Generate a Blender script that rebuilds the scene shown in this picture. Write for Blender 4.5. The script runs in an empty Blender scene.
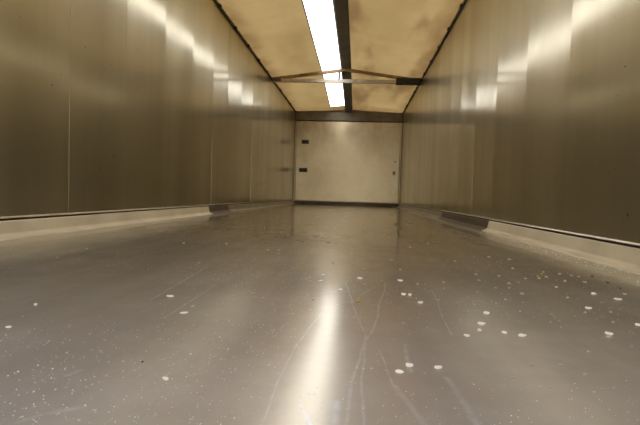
import bpy, bmesh, math, random
from mathutils import Vector, Matrix
random.seed(7)
sc = bpy.context.scene
COL = sc.collection

# ------------------------------------------------------------------ camera
W, L, HE = 2.34, 10.51, 2.01            # inner width, length to the front wall, eave height
REAR = -0.75
YAW, PIT, ROL, CX, CH, FPX = 0.0764, 0.0368, 0.0311, 1.4106, 0.2129, 477.0

def pixel_ray(px, py):
    c, s = math.cos(ROL), math.sin(ROL)
    a, b = (px - 320) / FPX, (py - 212.5) / FPX
    X, Y = a * c + b * s, -a * s + b * c
    up = -Y
    cp, sp = math.cos(PIT), math.sin(PIT)
    y, z = cp + up * sp, -sp + up * cp
    cy, sy = math.cos(YAW), math.sin(YAW)
    return Vector((X * cy - y * sy, X * sy + y * cy, z))

fw = pixel_ray(320, 212.5)
right = (pixel_ray(320 + FPX, 212.5) - fw).normalized()
upv = (pixel_ray(320, 212.5 - FPX) - fw).normalized()
cd = bpy.data.cameras.new('camera')
cam = bpy.data.objects.new('camera', cd)
COL.objects.link(cam)
fwn = fw.normalized()
cam.matrix_world = Matrix(((right.x, upv.x, -fwn.x, CX), (right.y, upv.y, -fwn.y, 0),
                           (right.z, upv.z, -fwn.z, CH), (0, 0, 0, 1)))
cd.sensor_width = 36
cd.lens = FPX / 640 * 36
cd.clip_start = 0.02
sc.camera = cam

# ------------------------------------------------------------------ sky and exposure
wd = bpy.data.worlds.new('overcast_sky')
sc.world = wd
wd.use_nodes = True
bg = wd.node_tree.nodes['Background']
bg.inputs[0].default_value = (1.0, 1.0, 1.0, 1)
bg.inputs[1].default_value = 4.5
sc.view_settings.view_transform = 'Standard'
sc.view_settings.look = 'None'
sc.view_settings.exposure = 0.0
sc.view_settings.gamma = 1
sc.view_settings.use_curve_mapping = False

# ------------------------------------------------------------------ helpers
def tag(o, label=None, cat=None, group=None, kind=None):
    if label: o['label'] = label
    if cat: o['category'] = cat
    if group: o['group'] = group
    if kind: o['kind'] = kind
    return o

def obj(name, bm, mat, parent=None, smooth=False):
    me = bpy.data.meshes.new(name)
    bmesh.ops.recalc_face_normals(bm, faces=bm.faces)
    bm.to_mesh(me); bm.free()
    me.materials.append(mat)
    if smooth:
        for p in me.polygons: p.use_smooth = True
    o = bpy.data.objects.new(name, me)
    COL.objects.link(o)
    if parent: o.parent = parent
    return o

def empty(name, loc=(0, 0, 0)):
    o = bpy.data.objects.new(name, None)
    COL.objects.link(o); o.location = loc
    return o

def add_box(bm, x0, x1, y0, y1, z0, z1, bev=0.0):
    r = bmesh.ops.create_cube(bm, size=1)
    for v in r['verts']:
        v.co = Vector(((x0 + x1) / 2 + v.co.x * (x1 - x0), (y0 + y1) / 2 + v.co.y * (y1 - y0), (z0 + z1) / 2 + v.co.z * (z1 - z0)))
    if bev:
        es = list({e for v in r['verts'] for e in v.link_edges})
        bmesh.ops.bevel(bm, geom=es, offset=bev, segments=2, affect='EDGES', profile=0.5)

def box(name, mat, parent, dims, bev=0.0):
    bm = bmesh.new(); add_box(bm, *dims, bev=bev)
    return obj(name, bm, mat, parent)

def add_bar(bm, a, b, w, h, upd=(0, 0, 1)):
    a, b = Vector(a), Vector(b)
    d = (b - a).normalized(); s = d.cross(Vector(upd)).normalized(); u = s.cross(d)
    vs = []
    for p in (a, b):
        for i, j in ((-1, -1), (1, -1), (1, 1), (-1, 1)):
            vs.append(bm.verts.new(p + s * (w / 2 * i) + u * (h / 2 * j)))
    for f in ((0, 1, 2, 3), (7, 6, 5, 4), (0, 4, 5, 1), (1, 5, 6, 2), (2, 6, 7, 3), (3, 7, 4, 0)):
        bm.faces.new([vs[k] for k in f])

def sweep_y(bm, prof, y0, y1, n=1):
    """extrude an open/closed profile of (x, z) along y"""
    rows = []
    for k in range(n + 1):
        y = y0 + (y1 - y0) * k / n
        rows.append([bm.verts.new((x, y, z)) for x, z in prof])
    m = len(prof)
    for a, b in zip(rows, rows[1:]):
        for i in range(m):
            j = (i + 1) % m
            bm.faces.new((a[i], a[j], b[j], b[i]))
    bm.faces.new(rows[0]); bm.faces.new(rows[-1][::-1])

# ------------------------------------------------------------------ materials
class N:
    def __init__(s, name):
        s.m = bpy.data.materials.new(name); s.m.use_nodes = True
        s.t = s.m.node_tree; s.p = s.t.nodes['Principled BSDF']; s.out = s.t.nodes['Material Output']
        s.tc = s.t.nodes.new('ShaderNodeTexCoord')
    def node(s, typ, ins=None, **kw):
        n = s.t.nodes.new(typ)
        for k, v in kw.items(): setattr(n, k, v)
        for k, v in (ins or {}).items():
            if isinstance(v, bpy.types.NodeSocket): s.t.links.new(v, n.inputs[k])
            else: n.inputs[k].default_value = v
        return n
    def link(s, a, b): s.t.links.new(a, b)
    def pos(s):
        if not hasattr(s, 'g'): s.g = s.node('ShaderNodeNewGeometry')
        return s.g.outputs['Position']
    def noise(s, scale, det=3, rough=.5, sx=1, sy=1, sz=1, off=(0, 0, 0)):
        mp = s.node('ShaderNodeMapping', {'Vector': s.pos(), 'Scale': (sx, sy, sz), 'Location': off})
        return s.node('ShaderNodeTexNoise', {'Vector': mp.outputs[0], 'Scale': scale, 'Detail': det, 'Roughness': rough}).outputs['Fac']
    def ramp(s, fac, a, b, ca=0.0, cb=1.0):
        return s.node('ShaderNodeMapRange', {'Value': fac, 'From Min': a, 'From Max': b, 'To Min': ca, 'To Max': cb}, interpolation_type='SMOOTHSTEP').outputs[0]
    def mix(s, fac, a, b):
        n = s.node('ShaderNodeMix', data_type='RGBA')
        for k, v in ((0, fac), (6, a), (7, b)):
            if isinstance(v, bpy.types.NodeSocket): s.link(v, n.inputs[k])
            else: n.inputs[k].default_value = v if k == 0 else (*v, 1)
        return n.outputs[2]
    def math(s, op, a, b=0.0, c=None):
        n = s.node('ShaderNodeMath', operation=op)
        for i, v in enumerate((a, b) if c is None else (a, b, c)):
            if isinstance(v, bpy.types.NodeSocket): s.link(v, n.inputs[i])
            else: n.inputs[i].default_value = v
        return n.outputs[0]
    def set(s, **kw):
        for k, v in kw.items():
            k = k.replace('_', ' ')
            if isinstance(v, bpy.types.NodeSocket): s.link(v, s.p.inputs[k])
            else: s.p.inputs[k].default_value = (*v, 1) if isinstance(v, tuple) and len(v) == 3 else v
    def bump(s, h, strength, dist):
        b = s.node('ShaderNodeBump', {'Height': h, 'Strength': strength, 'Distance': dist})
        s.link(b.outputs[0], s.p.inputs['Normal']); s.nrm = b.outputs[0]
    def haze(s, base, rough, share):
        g = s.node('ShaderNodeBsdfAnisotropic', {'Color': base, 'Roughness': rough, 'Normal': s.nrm})
        mx = s.node('ShaderNodeMixShader', {0: share, 1: s.p.outputs[0], 2: g.outputs[0]})
        s.link(mx.outputs[0], s.out.inputs['Surface'])

def simple(name, col, rough=.5, metal=0.0, var=.25, scale=6, darker=None):
    n = N(name)
    f = n.noise(scale, 4, .6)
    d = darker or tuple(c * (1 - var) for c in col)
    n.set(Base_Color=n.mix(n.ramp(f, .3, .7), d, col), Roughness=rough, Metallic=metal)
    return n.m

def wall_mat(name):
    n = N(name)
    streak = n.noise(2.2, 4, .6, 1, 1, .06)            # run-down streaks (vertical)
    fine = n.noise(30, 3, .6, 1, 1, .02)
    blot = n.noise(1.3, 4, .6)
    base = n.mix(n.ramp(streak, .3, .7), (.48, .43, .30), (.58, .525, .375))
    base = n.mix(n.ramp(blot, .45, .75, 0, .35), base, (.33, .275, .19))
    spots = n.ramp(n.noise(26, 2, .5), .74, .78)
    base = n.mix(spots, base, (.10, .085, .06))
    rough = n.math('ADD', n.ramp(streak, .3, .7, .115, .16), n.ramp(fine, .3, .7, -.01, .02))
    met = n.ramp(blot, .4, .8, .86, .70)
    tan = n.node('ShaderNodeTangent', direction_type='RADIAL', axis='Z')
    n.set(Base_Color=base, Roughness=rough, Metallic=met, Anisotropic=0.0, Anisotropic_Rotation=0.0)
    n.link(tan.outputs[0], n.p.inputs['Tangent'])
    h = n.math('ADD', n.noise(1.6, 2, .5, 1, 1, .35), n.math('MULTIPLY', fine, .012))
    n.bump(h, .12, .01)
    n.haze(base, .36, .52)
    return n.m

def floor_mat(name):
    n = N(name)
    big = n.noise(1.1, 4, .6)
    drag = n.noise(9, 4, .65, 1, .12, 1)               # drag marks along the body
    dust = n.noise(5, 5, .7, off=(3, 1, 0))
    base = n.mix(n.ramp(drag, .3, .7), (.48, .43, .33), (.58, .52, .41))
    base = n.mix(n.ramp(big, .42, .75, 0, .4), base, (.40, .33, .22))
    # dusty border with the sills' reflection painted in, ragged edge
    sx = n.node('ShaderNodeSeparateXYZ', {0: n.pos()})
    dl = n.math('MINIMUM', sx.outputs[0], n.math('SUBTRACT', W, sx.outputs[0]))
    dl = n.math('ADD', dl, n.math('MULTIPLY', n.math('SUBTRACT', n.noise(1.7, 4, .6, 1, .6, 1), .5), .28))
    border = n.ramp(dl, .15, .215, 1, 0)
    # scratches dragged into the sheet
    segs = [
        ((1.388, 1.16), (1.408, 0.945), 0.002),
        ((1.408, 0.945), (1.431, 0.719), 0.0016),
        ((1.431, 0.719), (1.424, 0.439), 0.0017),
        ((1.488, 1.198), (1.453, 0.837), 0.002),
        ((1.453, 0.837), (1.428, 0.68), 0.0017),
        ((1.428, 0.68), (1.407, 0.437), 0.002),
        ((1.458, 1.138), (1.404, 0.944), 0.0018),
        ((1.354, 0.86), (1.332, 0.663), 0.0013),
        ((1.332, 0.663), (1.327, 0.426), 0.0011),
        ((1.463, 0.537), (1.482, 0.448), 0.0034),
        ((1.525, 0.571), (1.53, 0.454), 0.0036),
        ((1.399, 0.486), (1.396, 0.436), 0.0032),
        ((1.091, 0.508), (1.096, 0.524), 0.0034),
        ((1.131, 0.422), (1.153, 0.438), 0.004),
        ((1.115, 0.401), (1.128, 0.423), 0.0023),
        ((1.019, 0.887), (0.996, 1.292), 0.003),
        ((1.098, 0.766), (1.094, 1.062), 0.0021),
        ((1.487, 0.69), (1.485, 0.584), 0.0028),
        ((1.592, 1.121), (1.566, 0.755), 0.0016),
        ((1.36, 0.473), (1.374, 0.432), 0.0021),
        ((1.45, 0.661), (1.461, 0.537), 0.0013),
    ]
    scr = None
    wob = n.node('ShaderNodeTexNoise', {'Vector': n.pos(), 'Scale': 6.0, 'Detail': 2.0}).outputs['Color']
    wv = n.node('ShaderNodeVectorMath', {0: wob, 1: (.016, .016, 0)}, operation='MULTIPLY').outputs[0]
    pw = n.node('ShaderNodeVectorMath', {0: n.pos(), 1: wv}, operation='ADD').outputs[0]
    for (ax, ay), (bx, by), w in segs:
        a = Vector((ax + .008, ay + .008, 0)); d = Vector((bx - ax, by - ay, 0))
        pa = n.node('ShaderNodeVectorMath', {0: pw, 1: a}, operation='SUBTRACT').outputs[0]
        t = n.node('ShaderNodeVectorMath', {0: pa, 1: d / d.length_squared}, operation='DOT_PRODUCT').outputs['Value']
        tn = n.node('ShaderNodeClamp', {0: t}).outputs[0]
        q = n.node('ShaderNodeVectorMath', {0: d, 3: tn}, operation='SCALE').outputs[0]
        dist = n.node('ShaderNodeVectorMath', {0: pa, 1: q}, operation='DISTANCE').outputs['Value']
        s_ = n.ramp(dist, 0, w * 1.8, .9, 0)
        scr = s_ if scr is None else n.math('MAXIMUM', scr, s_)
    scr = n.math('MULTIPLY', scr, n.ramp(n.noise(45, 3, .6), .3, .7, .15, .6))
    base = n.mix(n.math('MULTIPLY', border, .85), base, (.58, .54, .42))
    # pale dust film with cool rear light painted in, thinning out towards the front
    film = n.math('MULTIPLY', n.math('POWER', .22, n.math('MAXIMUM', sx.outputs[1], 0.0)), n.ramp(dust, .2, .8, 1.0, 1.35))
    base = n.mix(scr, base, (.62, .70, .90))  # scratch marks, cold rear daylight put into their bluish tone
    rough = n.math('ADD', n.ramp(drag, .3, .7, .085, .12), n.ramp(dust, .4, .8, 0, .03))
    rough = n.math('ADD', rough, n.math('MULTIPLY', border, .03))
    rough = n.math('ADD', rough, n.math('MULTIPLY', film, .17))
    met = n.ramp(dust, .35, .8, .90, .76)
    met = n.math('SUBTRACT', met, n.math('MULTIPLY', border, .45))
    met = n.math('SUBTRACT', met, n.math('MULTIPLY', scr, .5))
    n.set(Base_Color=base, Roughness=rough, Metallic=met)
    h = n.math('ADD', n.noise(1.5, 2, .5), n.math('MULTIPLY', n.noise(7, 1, .4, 1, .35, 1), .15))
    n.bump(h, .28, .018)
    n.haze(base, .29, n.math('ADD', .34, n.math('MULTIPLY', film, .25)))
    dd = n.node('ShaderNodeBsdfDiffuse', {'Color': (.70, .73, .86, 1)})
    sh = n.out.inputs['Surface'].links[0].from_socket
    mx = n.node('ShaderNodeMixShader', {0: n.math('MULTIPLY', film, .44), 1: sh, 2: dd.outputs[0]})
    n.link(mx.outputs[0], n.out.inputs['Surface'])
    return n.m

def tarp_mat(name):
    n = N(name)
    blot = n.noise(1.6, 5, .6, 1, .6, 1)
    stain = n.noise(1.5, 3, .5, 1.6, .4, 1, off=(2, 5, 0))
    weave = n.noise(6, 3, .6, .15, 1.5, 1)
    col = n.mix(n.ramp(blot, .3, .7), (.080, .055, .0225), (.098, .069, .030))
    sxx = n.node('ShaderNodeSeparateXYZ', {0: n.pos()})
    col = n.mix(n.math('MULTIPLY', n.ramp(stain, .42, .66, 0, .9), n.ramp(sxx.outputs[0], .9, 1.4, .25, 1)), col, (.040, .022, .0085))
    col = n.mix(n.ramp(weave, .45, .8, 0, .25), col, (.06, .040, .018))
    sx = n.node('ShaderNodeSeparateXYZ', {0: n.pos()})
    edge = n.math('MINIMUM', sx.outputs[0], n.math('SUBTRACT', W, sx.outputs[0]))
    edge = n.math('MINIMUM', edge, n.math('MULTIPLY', n.math('SUBTRACT', L, sx.outputs[1]), .35))
    grime = n.math('MULTIPLY', n.ramp(edge, .0, .24, 1, 0), n.ramp(n.noise(4, 4, .7), .3, .65, .25, .95))
    col = n.mix(grime, col, (.05, .028, .010))
    tr = n.node('ShaderNodeBsdfTranslucent', {'Color': col})
    df = n.node('ShaderNodeBsdfDiffuse', {'Color': n.mix(.5, col, (.30, .24, .16))})
    ad = n.node('ShaderNodeAddShader', {0: tr.outputs[0], 1: df.outputs[0]})
    b = n.node('ShaderNodeBump', {'Height': n.noise(2.0, 3, .5), 'Strength': .3, 'Distance': .03})
    n.link(b.outputs[0], tr.inputs['Normal']); n.link(b.outputs[0], df.inputs['Normal'])
    n.link(ad.outputs[0], n.out.inputs['Surface'])
    return n.m

def back_mat(name):
    n = N(name)
    blot = n.noise(1.5, 4, .6)
    base = n.mix(n.ramp(blot, .35, .7), (.42, .34, .21), (.54, .45, .29))
    d = n.node('ShaderNodeVectorMath', {0: n.pos(), 1: (1.25, L, 1.60)}, operation='DISTANCE').outputs['Value']
    d = n.math('ADD', d, n.math('MULTIPLY', n.math('SUBTRACT', n.noise(5, 3, .6), .5), .25))
    base = n.mix(n.ramp(d, .0, .30, .5, 0), base, (.16, .13, .09))
    sx = n.node('ShaderNodeSeparateXYZ', {0: n.pos()})
    stain = n.math('MULTIPLY', n.ramp(n.noise(2.5, 4, .65, 1, 1, .4), .45, .7), n.ramp(sx.outputs[2], .9, 1.7, 0, .55))  # stain with the header's shade painted in, heavier towards the top
    base = n.mix(stain, base, (.24, .17, .10))
    n.set(Base_Color=base, Roughness=n.ramp(blot, .3, .7, .28, .36), Metallic=.93)
    n.bump(n.noise(1.8, 2, .5), .3, .012)
    return n.m

M = {
    'wall': wall_mat('aluminium_sheet'), 'floor': floor_mat('floor_sheet'), 'tarp': tarp_mat('tarpaulin_cloth'),
    'back': back_mat('front_plate'),
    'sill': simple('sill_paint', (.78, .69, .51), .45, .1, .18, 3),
    'sill_dark': simple('sill_shade_brown', (.10, .066, .033), .5, .2, .45, 5),  # dark brown; on the side sills it stands for reflected shadow
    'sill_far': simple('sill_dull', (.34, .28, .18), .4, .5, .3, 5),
    'lip': simple('lip_aluminium', (.70, .66, .56), .25, .9, .15, 6),
    'groove': simple('groove_dark', (.045, .037, .026), .8, 0, .3, 8),  # very dark strip between sill and lip
    'rail': simple('rail_dark', (.045, .036, .025), .5, .3, .4, 9),
    'header': simple('header_steel', (.19, .16, .115), .45, .8, .35, 4),
    'beam': simple('beam_grey', (.17, .15, .12), .45, .4, .3, 5),
    'steel': simple('tie_steel', (.52, .46, .36), .38, .7, .3, 7),
    'rust': simple('rafter_rust', (.36, .21, .085), .6, .25, .45, 8),
    'black': simple('bracket_black', (.020, .017, .013), .55, .2, .3, 9),
    'flake': simple('flake_white', (.93, .92, .88), .6, 0, .12, 60),
    'dull': simple('flake_dull', (.50, .46, .37), .6, 0, .3, 60),
    'crumb': simple('crumb_straw', (.55, .38, .12), .7, 0, .4, 90),
    'soil': simple('crumb_dark', (.05, .04, .03), .8, 0, .4, 90),
    'grit': simple('grit_pale', (.80, .80, .80), .6, 0, .2, 80),
    'skin': simple('outer_skin', (.45, .45, .45), .5, .5, .2, 3),
    'asphalt': simple('yard_asphalt', (.10, .10, .10), .9, 0, .3, 4),
}

# ------------------------------------------------------------------ setting
bm = bmesh.new(); add_box(bm, -25, 27, -40, 40, -1.45, -1.35)
tag(obj('ground', bm, M['asphalt']), 'grey asphalt yard outside below the trailer body', 'ground', kind='structure')

bm = bmesh.new(); add_box(bm, -.02, W + .02, REAR, L + .04, -.05, 0)
tag(obj('floor', bm, M['floor']), 'scuffed shiny metal floor sheet scattered with white flakes', 'floor', kind='structure')

SEAMS = [REAR, 0.03, .58, 1.13, 1.68, 2.24, 2.80, 3.38, 3.96, 4.53, 5.05, 5.66, 6.25, 6.83, 7.41, 7.99, 8.57, 9.15, 9.73, 10.20, L]
def wall(side):
    left = side == 'left'
    s = 1 if left else -1
    x0 = 0 if left else W
    bm = bmesh.new()
    add_box(bm, *sorted((x0 - s * .05, x0 - s * .02)), REAR, L + .04, 0, HE + .01)
    root = obj('wall_' + side, bm, M['skin'])
    tag(root, 'tall metal side wall of bowed sheets, %s side of the body' % side, 'wall', kind='structure')
    rnd = random.Random(11 if left else 23)
    for a, b in zip(SEAMS, SEAMS[1:]):
        w = b - a
        bow = .0022 * rnd.uniform(.75, 1.2) * min(1, (w / .56) ** 2)
        tilt = rnd.uniform(-.0012, .0012)
        lean = rnd.uniform(-.003, .003)
        strip = 0
        prof = []                                     # (y, outward offset)
        n = 12
        for k in range(n + 1):
            t = k / n
            prof.append((a + (w - strip) * t, bow * 4 * t * (1 - t) + tilt * (t - .5)))
        bm = bmesh.new(); rows = []
        zs = [.088, .5, 1.0, 1.5, HE]
        for z in zs:
            zz = (z - .088) / (HE - .088)
            k = .75 + .25 * math.sin(math.pi * zz)
            rows.append([bm.verts.new((x0 - s * (o * k + .004 + lean * (zz - .5)), y, z)) for y, o in prof])
        for r, q in zip(rows, rows[1:]):
            for i in range(len(prof) - 1): bm.faces.new((r[i], r[i + 1], q[i + 1], q[i]))
        o = obj('panel', bm, M['wall'], root, smooth=True)
        md = o.modifiers.new('thickness', 'SOLIDIFY'); md.thickness = .003; md.offset = -1
        md = o.modifiers.new('crisp_rim', 'EDGE_SPLIT'); md.split_angle = .6
    return root
wall('left'); wall('right')

# front wall: header, plate, sill
root = box('wall_back', M['skin'], None, (-.05, W + .05, L + .02, L + .05, -.05, HE + .04))
tag(root, 'closed metal front wall at the far end of the body', 'wall', kind='structure')
bm = bmesh.new(); add_box(bm, .035, W - .035, L - .012, L + .02, .075, 1.834, bev=.01)
obj('plate', bm, M['back'], root)
box('header', M['header'], root, (0, W, L - .05, L + .02, 1.835, HE + .03), .015)
bm = bmesh.new()
vs = [[bm.verts.new((x, y, z)) for x, z in ((-.05, HE + .01), (W + .05, HE + .01), (W + .05, HE + .045), (W / 2, HE + .105), (-.05, HE + .045))] for y in (L + .0, L + .045)]
bm.faces.new(vs[0]); bm.faces.new(vs[1][::-1])
for i in range(5): bm.faces.new((vs[0][i], vs[0][(i + 1) % 5], vs[1][(i + 1) % 5], vs[1][i]))
obj('gable', bm, M['header'], root)
box('sill', M['sill_dark'], root, (0, W, L - .03, L + .02, 0, .065), .01)
for x in (0.004, W - .032): box('corner_strip', M['back'], root, (x, x + .028, L - .025, L + .02, .066, 1.83), .006)

OPEN0, OPEN1 = .95, 1.65                               # unseen rear doors, gap assumed and sized to let in cool light
bm = bmesh.new(); add_box(bm, -.05, W + .05, REAR - .06, REAR, HE - .08, HE + .05)
root = tag(obj('wall_front', bm, M['skin']), 'unseen rear door frame and doors behind the viewer, gap added for cool light', 'wall', kind='structure')
for x0, x1 in ((-.05, OPEN0), (OPEN1, W + .05)):
    box('door_leaf', M['skin'], root, (x0, x1, REAR - .06, REAR, -.05, HE - .08), .006)
# sill skirting along both side walls
def baseboard(side, y1, y2):
    left = side == 'left'
    X = (lambda v: v) if left else (lambda v: W - v)
    prof = [(X(-.018), .0), (X(.062), .0), (X(.060), .004), (X(.036), .012), (X(.024), .020), (X(.014), .066), (X(.010), .070), (X(-.018), .070)]
    gro = [(X(-.018), .070), (X(.002), .070), (X(.002), .079), (X(-.018), .079)]
    lip = [(X(-.018), .079), (X(.008), .079), (X(.011), .082), (X(.008), .0875), (X(-.018), .0875)]
    bm = bmesh.new(); sweep_y(bm, prof, REAR, y1, 4)
    root = obj('baseboard_' + side, bm, M['sill'])
    tag(root, 'pale cream sill strip along the foot of the %s side wall' % side, 'skirting', kind='structure')
    for a, b, m in ((y1 + .004, y2, 'sill_dark'), (y2, L - .031, 'sill_far')):  # darker sections: shade put into the sill colour farther along
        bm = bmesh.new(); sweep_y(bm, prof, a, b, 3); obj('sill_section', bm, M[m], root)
    bm = bmesh.new(); sweep_y(bm, gro, REAR, L - .031); obj('groove', bm, M['groove'], root)
    bm = bmesh.new(); sweep_y(bm, lip, REAR, y2, 3); obj('lip', bm, M['lip'], root)
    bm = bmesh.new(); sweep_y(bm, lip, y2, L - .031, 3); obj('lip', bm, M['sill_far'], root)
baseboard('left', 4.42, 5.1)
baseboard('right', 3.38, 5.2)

# eave rails
for i, (a, b) in enumerate(((-.06, .016), (W - .016, W + .06))):
    bm = bmesh.new(); add_box(bm, a, b, REAR, L - .051, HE + .001, HE + .030, bev=.006)
    o = obj('trim_%d' % (i + 1), bm, M['rail'])
    tag(o, 'dark eave rail on top of the %s wall under the tarpaulin' % ('left', 'right')[i], 'rail', kind='structure')
    for k in range(9):                               # tarp hooks along the rail
        y = 4.6 + k * .62
        hx = b if i == 0 else a
        s = 1 if i == 0 else -1
        box('hook', M['black'], o, (*sorted((hx, hx + s * .012)), y, y + .05, HE + .004, HE + .026))

# ------------------------------------------------------------------ tarpaulin roof
def ridge(y):                                          # rise of the ridge over the eave
    t = max(0, min(1, (y - 7.6) / (L - 7.6)))
    return .225 + (.050 - .225) * t
def roof_z(x, y):
    u = 1 - abs(x - W / 2) / (W / 2 + .05)
    sag = .012 * math.sin(math.pi * max(0, min(1, u))) * (1 + .5 * math.sin(y * 2.1))
    return HE + .033 + ridge(y) * u - sag
SL0, SL1, SLY = .785, 1.088, 10.12
def leaf(name, x0, x1, y0, y1, nx, ny, parent=None, dz=0.0):
    bm = bmesh.new(); g = []
    for j in range(ny + 1):
        y = y0 + (y1 - y0) * j / ny
        g.append([bm.verts.new((x0 + (x1 - x0) * i / nx, y, roof_z(x0 + (x1 - x0) * i / nx, y) + dz)) for i in range(nx + 1)])
    for j in range(ny):
        for i in range(nx): bm.faces.new((g[j][i], g[j][i + 1], g[j + 1][i + 1], g[j + 1][i]))
    return obj(name, bm, M['tarp'], parent, smooth=True)
t = leaf('tarpaulin', -.055, SL0, REAR, L + .05, 12, 60)
tag(t, 'beige translucent roof tarpaulin left of the bright slot', 'tarpaulin')
leaf('end_flap', SL0, 1.17, SLY, L + .05, 4, 4, t)
t2 = leaf('tarpaulin', 1.17, W + .055, REAR, L + .05, 12, 60)
tag(t2, 'beige translucent stained roof tarpaulin right of the dark ridge beam', 'tarpaulin')
# hems of the cloth along the slot
for p, x in ((t, SL0),):
    bm = bmesh.new()
    for j in range(40):
        y0, y1 = REAR + (SLY - REAR) * j / 40, REAR + (SLY - REAR) * (j + 1) / 40
        add_bar(bm, (x, y0, roof_z(x, y0) - .004), (x, y1, roof_z(x, y1) - .004), .012, .006)
    obj('hem', bm, M['tarp'], p)

# ridge beam
bm = bmesh.new(); n = 30
rows = []
for k in range(n + 1):
    y = REAR + (L - .06 - REAR) * k / n
    z = roof_z(W / 2, y) - .012
    rows.append([bm.verts.new((W / 2 + dx, y, z + dz)) for dx, dz in ((-.080, 0), (-.080, -.045), (-.06, -.055), (.06, -.055), (.080, -.045), (.080, 0))])
for a, b in zip(rows, rows[1:]):
    for i in range(6): bm.faces.new((a[i], a[(i + 1) % 6], b[(i + 1) % 6], b[i]))
bm.faces.new(rows[0]); bm.faces.new(rows[-1])
tag(obj('ridge_beam', bm, M['beam']), 'dark lengthwise ridge beam beside the bright roof slot', 'beam')

# roof bow: tie bar, two rafters, king post, brackets
YT = 7.52
rb = empty('roof_bow', (W / 2, YT, HE))
tag(rb, 'shallow triangular steel roof bow spanning between the walls under the tarpaulin', 'roof bow')
def local(bm):
    bmesh.ops.translate(bm, verts=bm.verts, vec=(-W / 2, -YT, -HE)); return bm
def apex(x): return roof_z(x, YT) - .075
bm = bmesh.new(); add_bar(bm, (.03, YT, HE - .012), (1.96, YT, HE - .012), .045, .052); obj('tie_bar', local(bm), M['steel'], rb)
bm = bmesh.new(); add_bar(bm, (.03, YT, HE + .010), (W / 2, YT, HE + .163), .04, .044); obj('rafter', local(bm), M['rust'], rb)
bm = bmesh.new(); add_bar(bm, (W - .03, YT, HE + .010), (W / 2, YT, HE + .163), .04, .044); obj('rafter', local(bm), M['rust'], rb)
bm = bmesh.new(); add_bar(bm, (1.07, YT, HE + .009), (1.07, YT, HE + .135), .034, .03, (0, 1, 0)); obj('king_post', local(bm), M['beam'], rb)
bm = bmesh.new(); add_box(bm, 1.95, W - .008, YT - .04, YT + .04, HE - .055, HE + .045, bev=.008); o = obj('bracket', local(bm), M['black'], rb)
tag(o, 'thick black bracket')
bm = bmesh.new(); add_box(bm, .008, .16, YT - .035, YT + .035, HE - .03, HE + .028, bev=.008); obj('bracket', local(bm), M['beam'], rb)

# ------------------------------------------------------------------ fittings on the front wall
def fitting(x, z, w, h, label):
    e = empty('hinge_bracket', (x, L - .012, z)); tag(e, label, 'bracket', 'dark brackets on the front wall')
    bm = bmesh.new(); add_box(bm, -w / 2, w / 2, -.006, 0, -h / 2, h / 2, bev=.002); obj('base_plate', bm, M['rail'], e)
    bm = bmesh.new(); add_box(bm, -w * .42, w * .42, -.10, -.006, -h * .36, h * .36, bev=.008); obj('block', bm, M['black'], e)
    bm = bmesh.new(); add_bar(bm, (-w * .5, -.07, 0), (w * .5, -.07, 0), .016, .016); obj('pin', bm, M['black'], e)
fitting(.235, 1.37, .16, .085, 'upper dark bracket at the left edge of the far wall')
fitting(.205, .752, .18, .09, 'lower dark bracket at the left edge of the far wall')
e = empty('ring_pull', (2.195, L - .012, .735)); tag(e, 'small dark ring pull low at the right edge of the far wall', 'handle')
bm = bmesh.new(); add_box(bm, -.03, .03, -.006, 0, -.04, .04, bev=.002); obj('base_plate', bm, M['header'], e)
bm = bmesh.new(); add_bar(bm, (0, -.018, .03), (0, -.018, -.03), .02, .02, (0, 1, 0)); add_box(bm, -.012, .012, -.02, -.006, .018, .03); add_box(bm, -.012, .012, -.02, -.006, -.03, -.018)
obj('pull', bm, M['black'], e)
bm = bmesh.new(); r = bmesh.ops.create_cone(bm, cap_ends=True, segments=10, radius1=.018, radius2=.014, depth=.014, matrix=Matrix.Translation((2.21, L - .019, .98)) @ Matrix.Rotation(math.pi / 2, 4, 'X'))
tag(obj('bolt_head', bm, M['rail']), 'tiny dark bolt head above the ring pull on the far wall', 'bolt')

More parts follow.
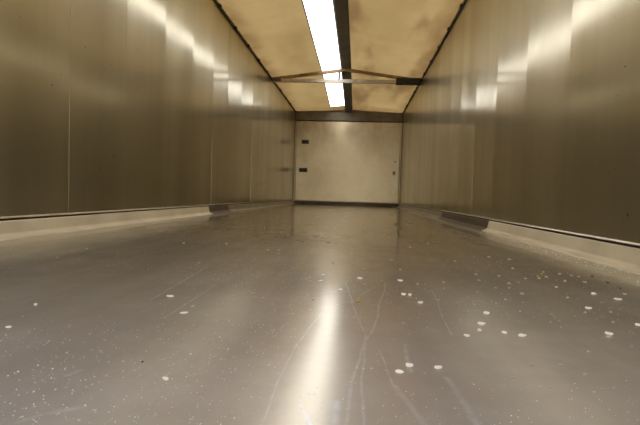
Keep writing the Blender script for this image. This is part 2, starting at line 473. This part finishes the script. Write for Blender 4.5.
# ------------------------------------------------------------------ flakes and grit on the floor
# x, y (m), width, standing height (mm), kind, label
FLAKES = [
    (1.469, 0.578, 10.4, 6.5, 'f', 'left of two touching white flakes near the camera'),
    (1.483, 0.602, 11.5, 6.7, 'f', 'right of two touching white flakes near the camera'),
    (1.519, 0.6, 13.5, 6.1, 'f', 'bright white flake lying alone right of the touching pair'),
    (1.203, 0.514, 11.2, 5.0, 'f', 'large white flake alone in the left foreground'),
    (1.629, 0.825, 16.6, 8.3, 'f', 'large pale flake topping the small cluster in the right midground'),
    (1.616, 0.784, 7.0, 7.0, 'f', 'small flake directly below the large cluster flake'),
    (1.588, 0.751, 11.7, 5.9, 'f', 'white flake left below the right midground cluster'),
    (1.677, 0.767, 15.8, 7.0, 'f', 'wide white flake right of the right midground cluster'),
    (1.654, 0.779, 9.7, 6.2, 'f', 'pale flake between the cluster and the wide white flake'),
    (1.659, 0.907, 13.1, 8.1, 'f', 'white flake just above the right midground cluster'),
    (1.527, 1.218, 16.9, 7.8, 'f', 'wide white flake farther back, right of the floor centre'),
    (1.519, 1.044, 12.4, 8.1, 'f', 'left of two close white flakes on the dark floor centre'),
    (1.532, 1.044, 9.0, 7.9, 'f', 'right of two close white flakes on the dark floor centre'),
    (1.546, 0.972, 12.6, 8.0, 'f', 'white flake right below the two close flakes'),
    (1.425, 1.223, 18.2, 7.8, 'f', 'wide white flake above the long thin scratches'),
    (1.381, 1.064, 12.5, 6.8, 'f', 'white flake beside the tip of the bright roof reflection'),
    (1.421, 0.959, 10.3, 7.0, 'c', 'yellowish flake between the long thin scratches'),
    (1.33, 1.164, 19.9, 6.5, 'f', 'flat white flake just behind the bright reflection'),
    (1.329, 1.248, 10.6, 6.4, 'f', 'small white flake directly behind the flat flake'),
    (1.044, 0.922, 19.1, 5.5, 'f', 'white flake alone on the left midground floor'),
    (1.118, 0.801, 14.7, 4.4, 'f', 'thin white sliver on the left midground floor'),
    (0.845, 0.804, 10.5, 6.3, 'f', 'white flake near the left edge of the picture'),
    (0.898, 0.668, 9.1, 4.7, 'f', 'pale flake at the extreme left edge of the picture'),
    (1.826, 0.803, 13.6, 7.8, 'f', 'large pale flake near the right edge of the picture'),
    (1.883, 0.994, 16.4, 7.5, 'f', 'wide pale flake in the loose group near the right sill'),
    (1.913, 0.876, 13.0, 6.5, 'f', 'pale flake cut by the right edge of the picture'),
    (1.997, 1.103, 17.3, 6.9, 'f', 'outer flat pale flake close to the right sill'),
    (1.971, 1.158, 19.1, 7.1, 'f', 'inner flat white flake by the right sill, left of the outer one'),
    (1.907, 1.811, 14.0, 8.7, 'f', 'sixth nearest small pale crumb behind the flake above the cluster'),
    (1.964, 1.759, 15.4, 9.6, 'f', 'farthest small pale crumb behind the flake above the cluster'),
    (1.904, 1.529, 12.6, 7.8, 'f', 'fifth nearest small pale crumb behind the flake above the cluster'),
    (1.754, 1.376, 12.2, 7.5, 'f', 'fourth nearest small pale crumb behind the flake above the cluster'),
    (1.738, 1.276, 11.4, 7.1, 'f', 'second nearest small pale crumb behind the flake above the cluster'),
    (1.815, 1.366, 9.9, 6.2, 'f', 'third nearest small pale crumb behind the flake above the cluster'),
    (1.753, 1.179, 8.4, 5.2, 'f', 'nearest small pale crumb behind the flake above the cluster'),
    (1.806, 1.249, 12.2, 7.5, 'f', 'third nearest small pale crumb behind, right of the flake above the cluster'),
    (1.787, 1.185, 9.4, 5.8, 'f', 'second nearest small pale crumb behind, right of the flake above the cluster'),
    (1.879, 1.342, 10.6, 6.6, 'f', 'farthest small pale crumb behind, right of the flake above the cluster'),
    (1.793, 1.117, 11.6, 7.2, 'f', 'fourth nearest small pale crumb behind, right of the flake above the cluster'),
    (1.736, 1.045, 9.0, 5.6, 'f', 'nearest small pale crumb behind, right of the flake above the cluster'),
    (1.919, 1.352, 13.4, 8.3, 'f', 'farthest small pale crumb behind, left of the inner flat right sill flake'),
    (1.95, 1.383, 12.2, 7.5, 'f', 'sixth nearest small pale crumb behind, left of the inner flat right sill flake'),
    (1.637, 1.222, 10.8, 6.7, 'f', 'nearest small pale crumb behind, right of the flake below the close centre pair'),
    (1.625, 0.992, 7.4, 4.6, 'f', 'small pale crumb behind, left of the flake above the cluster'),
    (1.837, 1.271, 11.6, 7.2, 'f', 'fifth nearest small pale crumb behind, right of the flake above the cluster'),
    (1.914, 1.226, 12.4, 7.7, 'f', 'small pale crumb left of the inner flat right sill flake'),
    (1.859, 0.956, 8.9, 5.5, 'f', 'small pale crumb in front, left of the wide flake by the right sill'),
    (1.913, 0.967, 9.9, 6.1, 'f', 'small pale crumb in front of the outer flat right sill flake'),
    (1.785, 0.925, 8.9, 5.5, 'f', 'small pale crumb left of the wide flake by the right sill'),
    (1.887, 1.099, 8.4, 5.2, 'f', 'small pale crumb behind, left of the wide flake by the right sill'),
    (1.977, 1.327, 13.0, 8.1, 'f', 'fourth nearest small pale crumb behind, left of the inner flat right sill flake'),
    (2.016, 1.456, 13.4, 8.3, 'f', 'fifth nearest small pale crumb behind, left of the inner flat right sill flake'),
    (2.041, 1.434, 12.0, 7.4, 'f', 'third nearest small pale crumb behind, left of the inner flat right sill flake'),
    (2.052, 1.415, 10.7, 6.6, 'f', 'second nearest small pale crumb behind, left of the inner flat right sill flake'),
    (2.024, 1.318, 13.6, 8.4, 'f', 'nearest small pale crumb behind, left of the inner flat right sill flake'),
    (1.875, 0.886, 8.3, 5.1, 'f', 'small pale crumb behind the large flake near the right edge'),
    (2.046, 1.168, 11.9, 7.4, 'f', 'small pale crumb behind, right of the outer flat right sill flake'),
    (1.395, 1.161, 11.0, 6.8, 'f', 'small pale crumb behind, right of the flake at the reflection tip'),
    (1.436, 1.15, 10.3, 6.4, 'f', 'small pale crumb in front, right of the wide flake above the scratches'),
    (1.438, 1.391, 13.2, 8.2, 'f', 'nearest small pale crumb behind the wide flake above the scratches'),
    (1.342, 1.486, 11.8, 7.3, 'f', 'small pale crumb behind, right of the flat flake behind the reflection'),
    (1.533, 1.61, 14.8, 9.1, 'f', 'second nearest small pale crumb behind the wide flake right of centre'),
    (1.567, 1.186, 9.7, 6.0, 'f', 'small pale crumb behind, right of the two close centre flakes'),
    (1.496, 0.806, 7.9, 4.9, 'f', 'small pale crumb in front, left of the flake below the close centre pair'),
    (1.427, 0.743, 7.2, 4.5, 'f', 'small pale crumb in front of the yellowish flake'),
    (1.498, 0.746, 5.5, 3.4, 'f', 'small pale crumb behind the touching pair'),
    (1.48, 1.21, 8.7, 5.4, 'f', 'small pale crumb left of the wide flake right of centre'),
    (1.588, 1.009, 7.7, 4.8, 'f', 'small pale crumb right of the flake below the close centre pair'),
    (1.135, 0.513, 5.9, 3.7, 'f', 'small pale crumb left of the large left foreground flake'),
    (1.126, 1.756, 14.3, 8.9, 'f', 'second nearest small pale crumb behind, left of the flat flake behind the reflection'),
    (1.144, 1.649, 14.4, 8.9, 'f', 'nearest small pale crumb behind, left of the flat flake behind the reflection'),
    (1.201, 0.988, 7.8, 4.9, 'f', 'small pale crumb left of the flat flake behind the reflection'),
    (1.267, 0.734, 6.4, 4.0, 'f', 'small pale crumb in front, left of the flat flake behind the reflection'),
    (0.952, 1.372, 11.5, 7.1, 'f', 'second nearest small pale crumb behind, right of the lone left midground flake'),
    (1.014, 1.054, 8.9, 5.5, 'f', 'nearest small pale crumb behind, right of the lone left midground flake'),
    (1.154, 0.679, 6.4, 4.0, 'f', 'small pale crumb in front of the thin left midground sliver'),
    (1.218, 0.676, 6.2, 3.8, 'f', 'small pale crumb in front, right of the thin left midground sliver'),
    (1.116, 0.851, 8.7, 5.4, 'f', 'small pale crumb behind, right of the thin left midground sliver'),
    (1.087, 1.743, 15.5, 9.6, 'f', 'farthest small pale crumb behind, left of the flat flake behind the reflection'),
    (0.722, 1.865, 18.9, 11.7, 'f', 'small pale crumb behind the lone left midground flake'),
    (0.889, 1.897, 18.3, 11.3, 'f', 'farthest small pale crumb behind, right of the lone left midground flake'),
    (0.496, 1.56, 17.5, 10.9, 'f', 'small pale crumb behind, right of the flake near the left picture edge'),
    (0.528, 1.349, 14.1, 8.8, 'f', 'small pale crumb behind the flake near the left picture edge'),
    (1.748, 0.704, 5.8, 3.6, 'f', 'small pale crumb in front, left of the large flake near the right edge'),
    (1.644, 0.631, 6.5, 4.0, 'f', 'nearest small pale crumb in front of the wide flake right of the cluster'),
    (1.682, 0.637, 6.9, 4.3, 'f', 'small pale crumb in front, right of the wide flake right of the cluster'),
    (1.699, 0.562, 6.2, 3.9, 'f', 'second nearest small pale crumb in front of the large flake near the right edge'),
    (1.604, 0.583, 5.4, 3.4, 'f', 'second nearest small pale crumb in front of the wide flake right of the cluster'),
    (1.554, 0.519, 5.1, 3.2, 'f', 'small pale crumb in front, right of the lone foreground flake'),
    (1.64, 0.559, 4.7, 2.9, 'f', 'farthest small pale crumb in front of the wide flake right of the cluster'),
    (1.7, 0.608, 6.5, 4.0, 'f', 'nearest small pale crumb in front of the large flake near the right edge'),
    (1.708, 0.529, 5.4, 3.3, 'f', 'farthest small pale crumb in front of the large flake near the right edge'),
    (1.748, 2.251, 17.2, 10.7, 'f', 'small pale crumb behind, right of the wide flake right of centre'),
    (1.544, 1.409, 9.9, 6.1, 'f', 'nearest small pale crumb behind the wide flake right of centre'),
    (1.402, 1.491, 13.9, 8.6, 'f', 'farthest small pale crumb behind the wide flake above the scratches'),
    (1.329, 0.955, 9.4, 5.9, 'f', 'small pale crumb in front of the flat flake behind the reflection'),
    (1.642, 2.041, 14.4, 8.9, 'f', 'farthest small pale crumb behind the wide flake right of centre'),
    (1.749, 1.642, 15.3, 9.5, 'f', 'farthest small pale crumb behind, right of the flake below the close centre pair'),
    (1.829, 0.741, 6.9, 4.3, 'f', 'small pale crumb in front of the flake cut by the right edge'),
    (1.958, 1.439, 9.1, 5.9, 'c', 'second nearest straw coloured crumb behind, left of the inner flat right sill flake'),
    (1.979, 1.481, 9.4, 6.0, 'c', 'nearest straw coloured crumb behind, left of the inner flat right sill flake'),
    (1.932, 1.397, 8.8, 5.7, 'c', 'farthest straw coloured crumb behind, left of the inner flat right sill flake'),
    (2.092, 1.335, 11.4, 7.0, 's', 'dark dirt crumb behind, right of the inner flat right sill flake'),
    (2.079, 1.251, 10.8, 6.6, 's', 'dark dirt crumb behind the outer flat right sill flake'),
    (1.154, 0.562, 4.9, 3.0, 's', 'dark dirt crumb behind, left of the large left foreground flake'),
    (2.097, 1.431, 12.1, 7.4, 's', 'dark dirt crumb behind the inner flat right sill flake'),
]
def make_flake(name, w, h, mat, seed, thick):
    """an irregular curled chip: a rounded polygon with thickness, one edge lifted"""
    r = random.Random(seed); n = r.choice((6, 7, 8))
    bm = bmesh.new(); top = []; bot = []
    dep = max(h * 1.3, w * .45)
    for k in range(n):
        a = 2 * math.pi * k / n + r.uniform(-.25, .25)
        x = math.cos(a) * w / 2 * r.uniform(.8, 1.1); y = math.sin(a) * dep / 2 * r.uniform(.75, 1.1)
        lift = (y / dep + .5) * h * .45 + r.uniform(0, .1) * h
        bot.append(bm.verts.new((x * .92, y * .92, lift)))
        top.append(bm.verts.new((x, y, lift + thick * r.uniform(.8, 1.1))))
    ct = bm.verts.new((0, 0, h * .25 + thick * 1.25))
    cb = bm.verts.new((0, 0, h * .10))
    for k in range(n):
        j = (k + 1) % n
        bm.faces.new((top[k], top[j], ct)); bm.faces.new((bot[j], bot[k], cb)); bm.faces.new((bot[k], bot[j], top[j], top[k]))
    lo = min(v.co.z for v in bm.verts)
    bmesh.ops.translate(bm, verts=bm.verts, vec=(0, 0, -lo))
    return obj(name, bm, mat)

FM = {'f': ('flake', 'white_flake', 'flake'), 'c': ('crumb', 'straw_crumb', 'crumb'), 's': ('soil', 'dirt_crumb', 'crumb')}
for i, (x, y, w, h, m, lab) in enumerate(FLAKES):
    mat, nm, cat = FM[m]
    w *= .001; h *= .001
    k = .95 if i < 28 else .74
    o = make_flake(nm, w * k, h * k * .72, M[mat if i < 28 or m != 'f' else 'dull'], 100 + i, h * .28)
    o.location = (x, y, .0002)
    o.rotation_euler = (0, 0, random.uniform(-.6, .6))
    g = {'f': 'white flakes scattered over the floor', 'c': 'straw crumbs by the right sill', 's': 'dark dirt crumbs on the floor'}[m]
    tag(o, lab, cat, g)

# fine grit nobody could count
verts, faces = [], []
r = random.Random(5)
def grit(x, y, s):
    b = len(verts); a = r.uniform(0, 3)
    for k in range(4):
        verts.append((x + s * math.cos(a + k * 1.57) * r.uniform(.6, 1), y + s * math.sin(a + k * 1.57) * r.uniform(.6, 1), .0002))
    verts.append((x, y, .0002 + s * .8))
    for k in range(4): faces.append((b + k, b + (k + 1) % 4, b + 4))
    faces.append((b + 3, b + 2, b + 1, b))
for k in range(15000):
    y = .36 + r.random() ** 2.3 * 2.2
    x = r.uniform(.1, W - .1)
    if math.sin(x * 7 + 1.3 * math.sin(y * 5)) + math.sin(y * 9 + x * 3) < r.uniform(-1.6, 1.2): continue
    grit(x, y, r.uniform(.0004, .0011) * (1.7 if r.random() < .06 else 1))
for k in range(500):                                    # swept against the right sill
    y = r.uniform(1.1, 3.2); grit(W - .05 - abs(r.gauss(0, .05)), y, r.uniform(.001, .0028))
me = bpy.data.meshes.new('floor_grit'); me.from_pydata(verts, [], faces); me.materials.append(M['grit'])
o = bpy.data.objects.new('floor_grit', me); COL.objects.link(o)
tag(o, 'fine pale grit and dust specks strewn over the near floor', 'grit', kind='stuff')
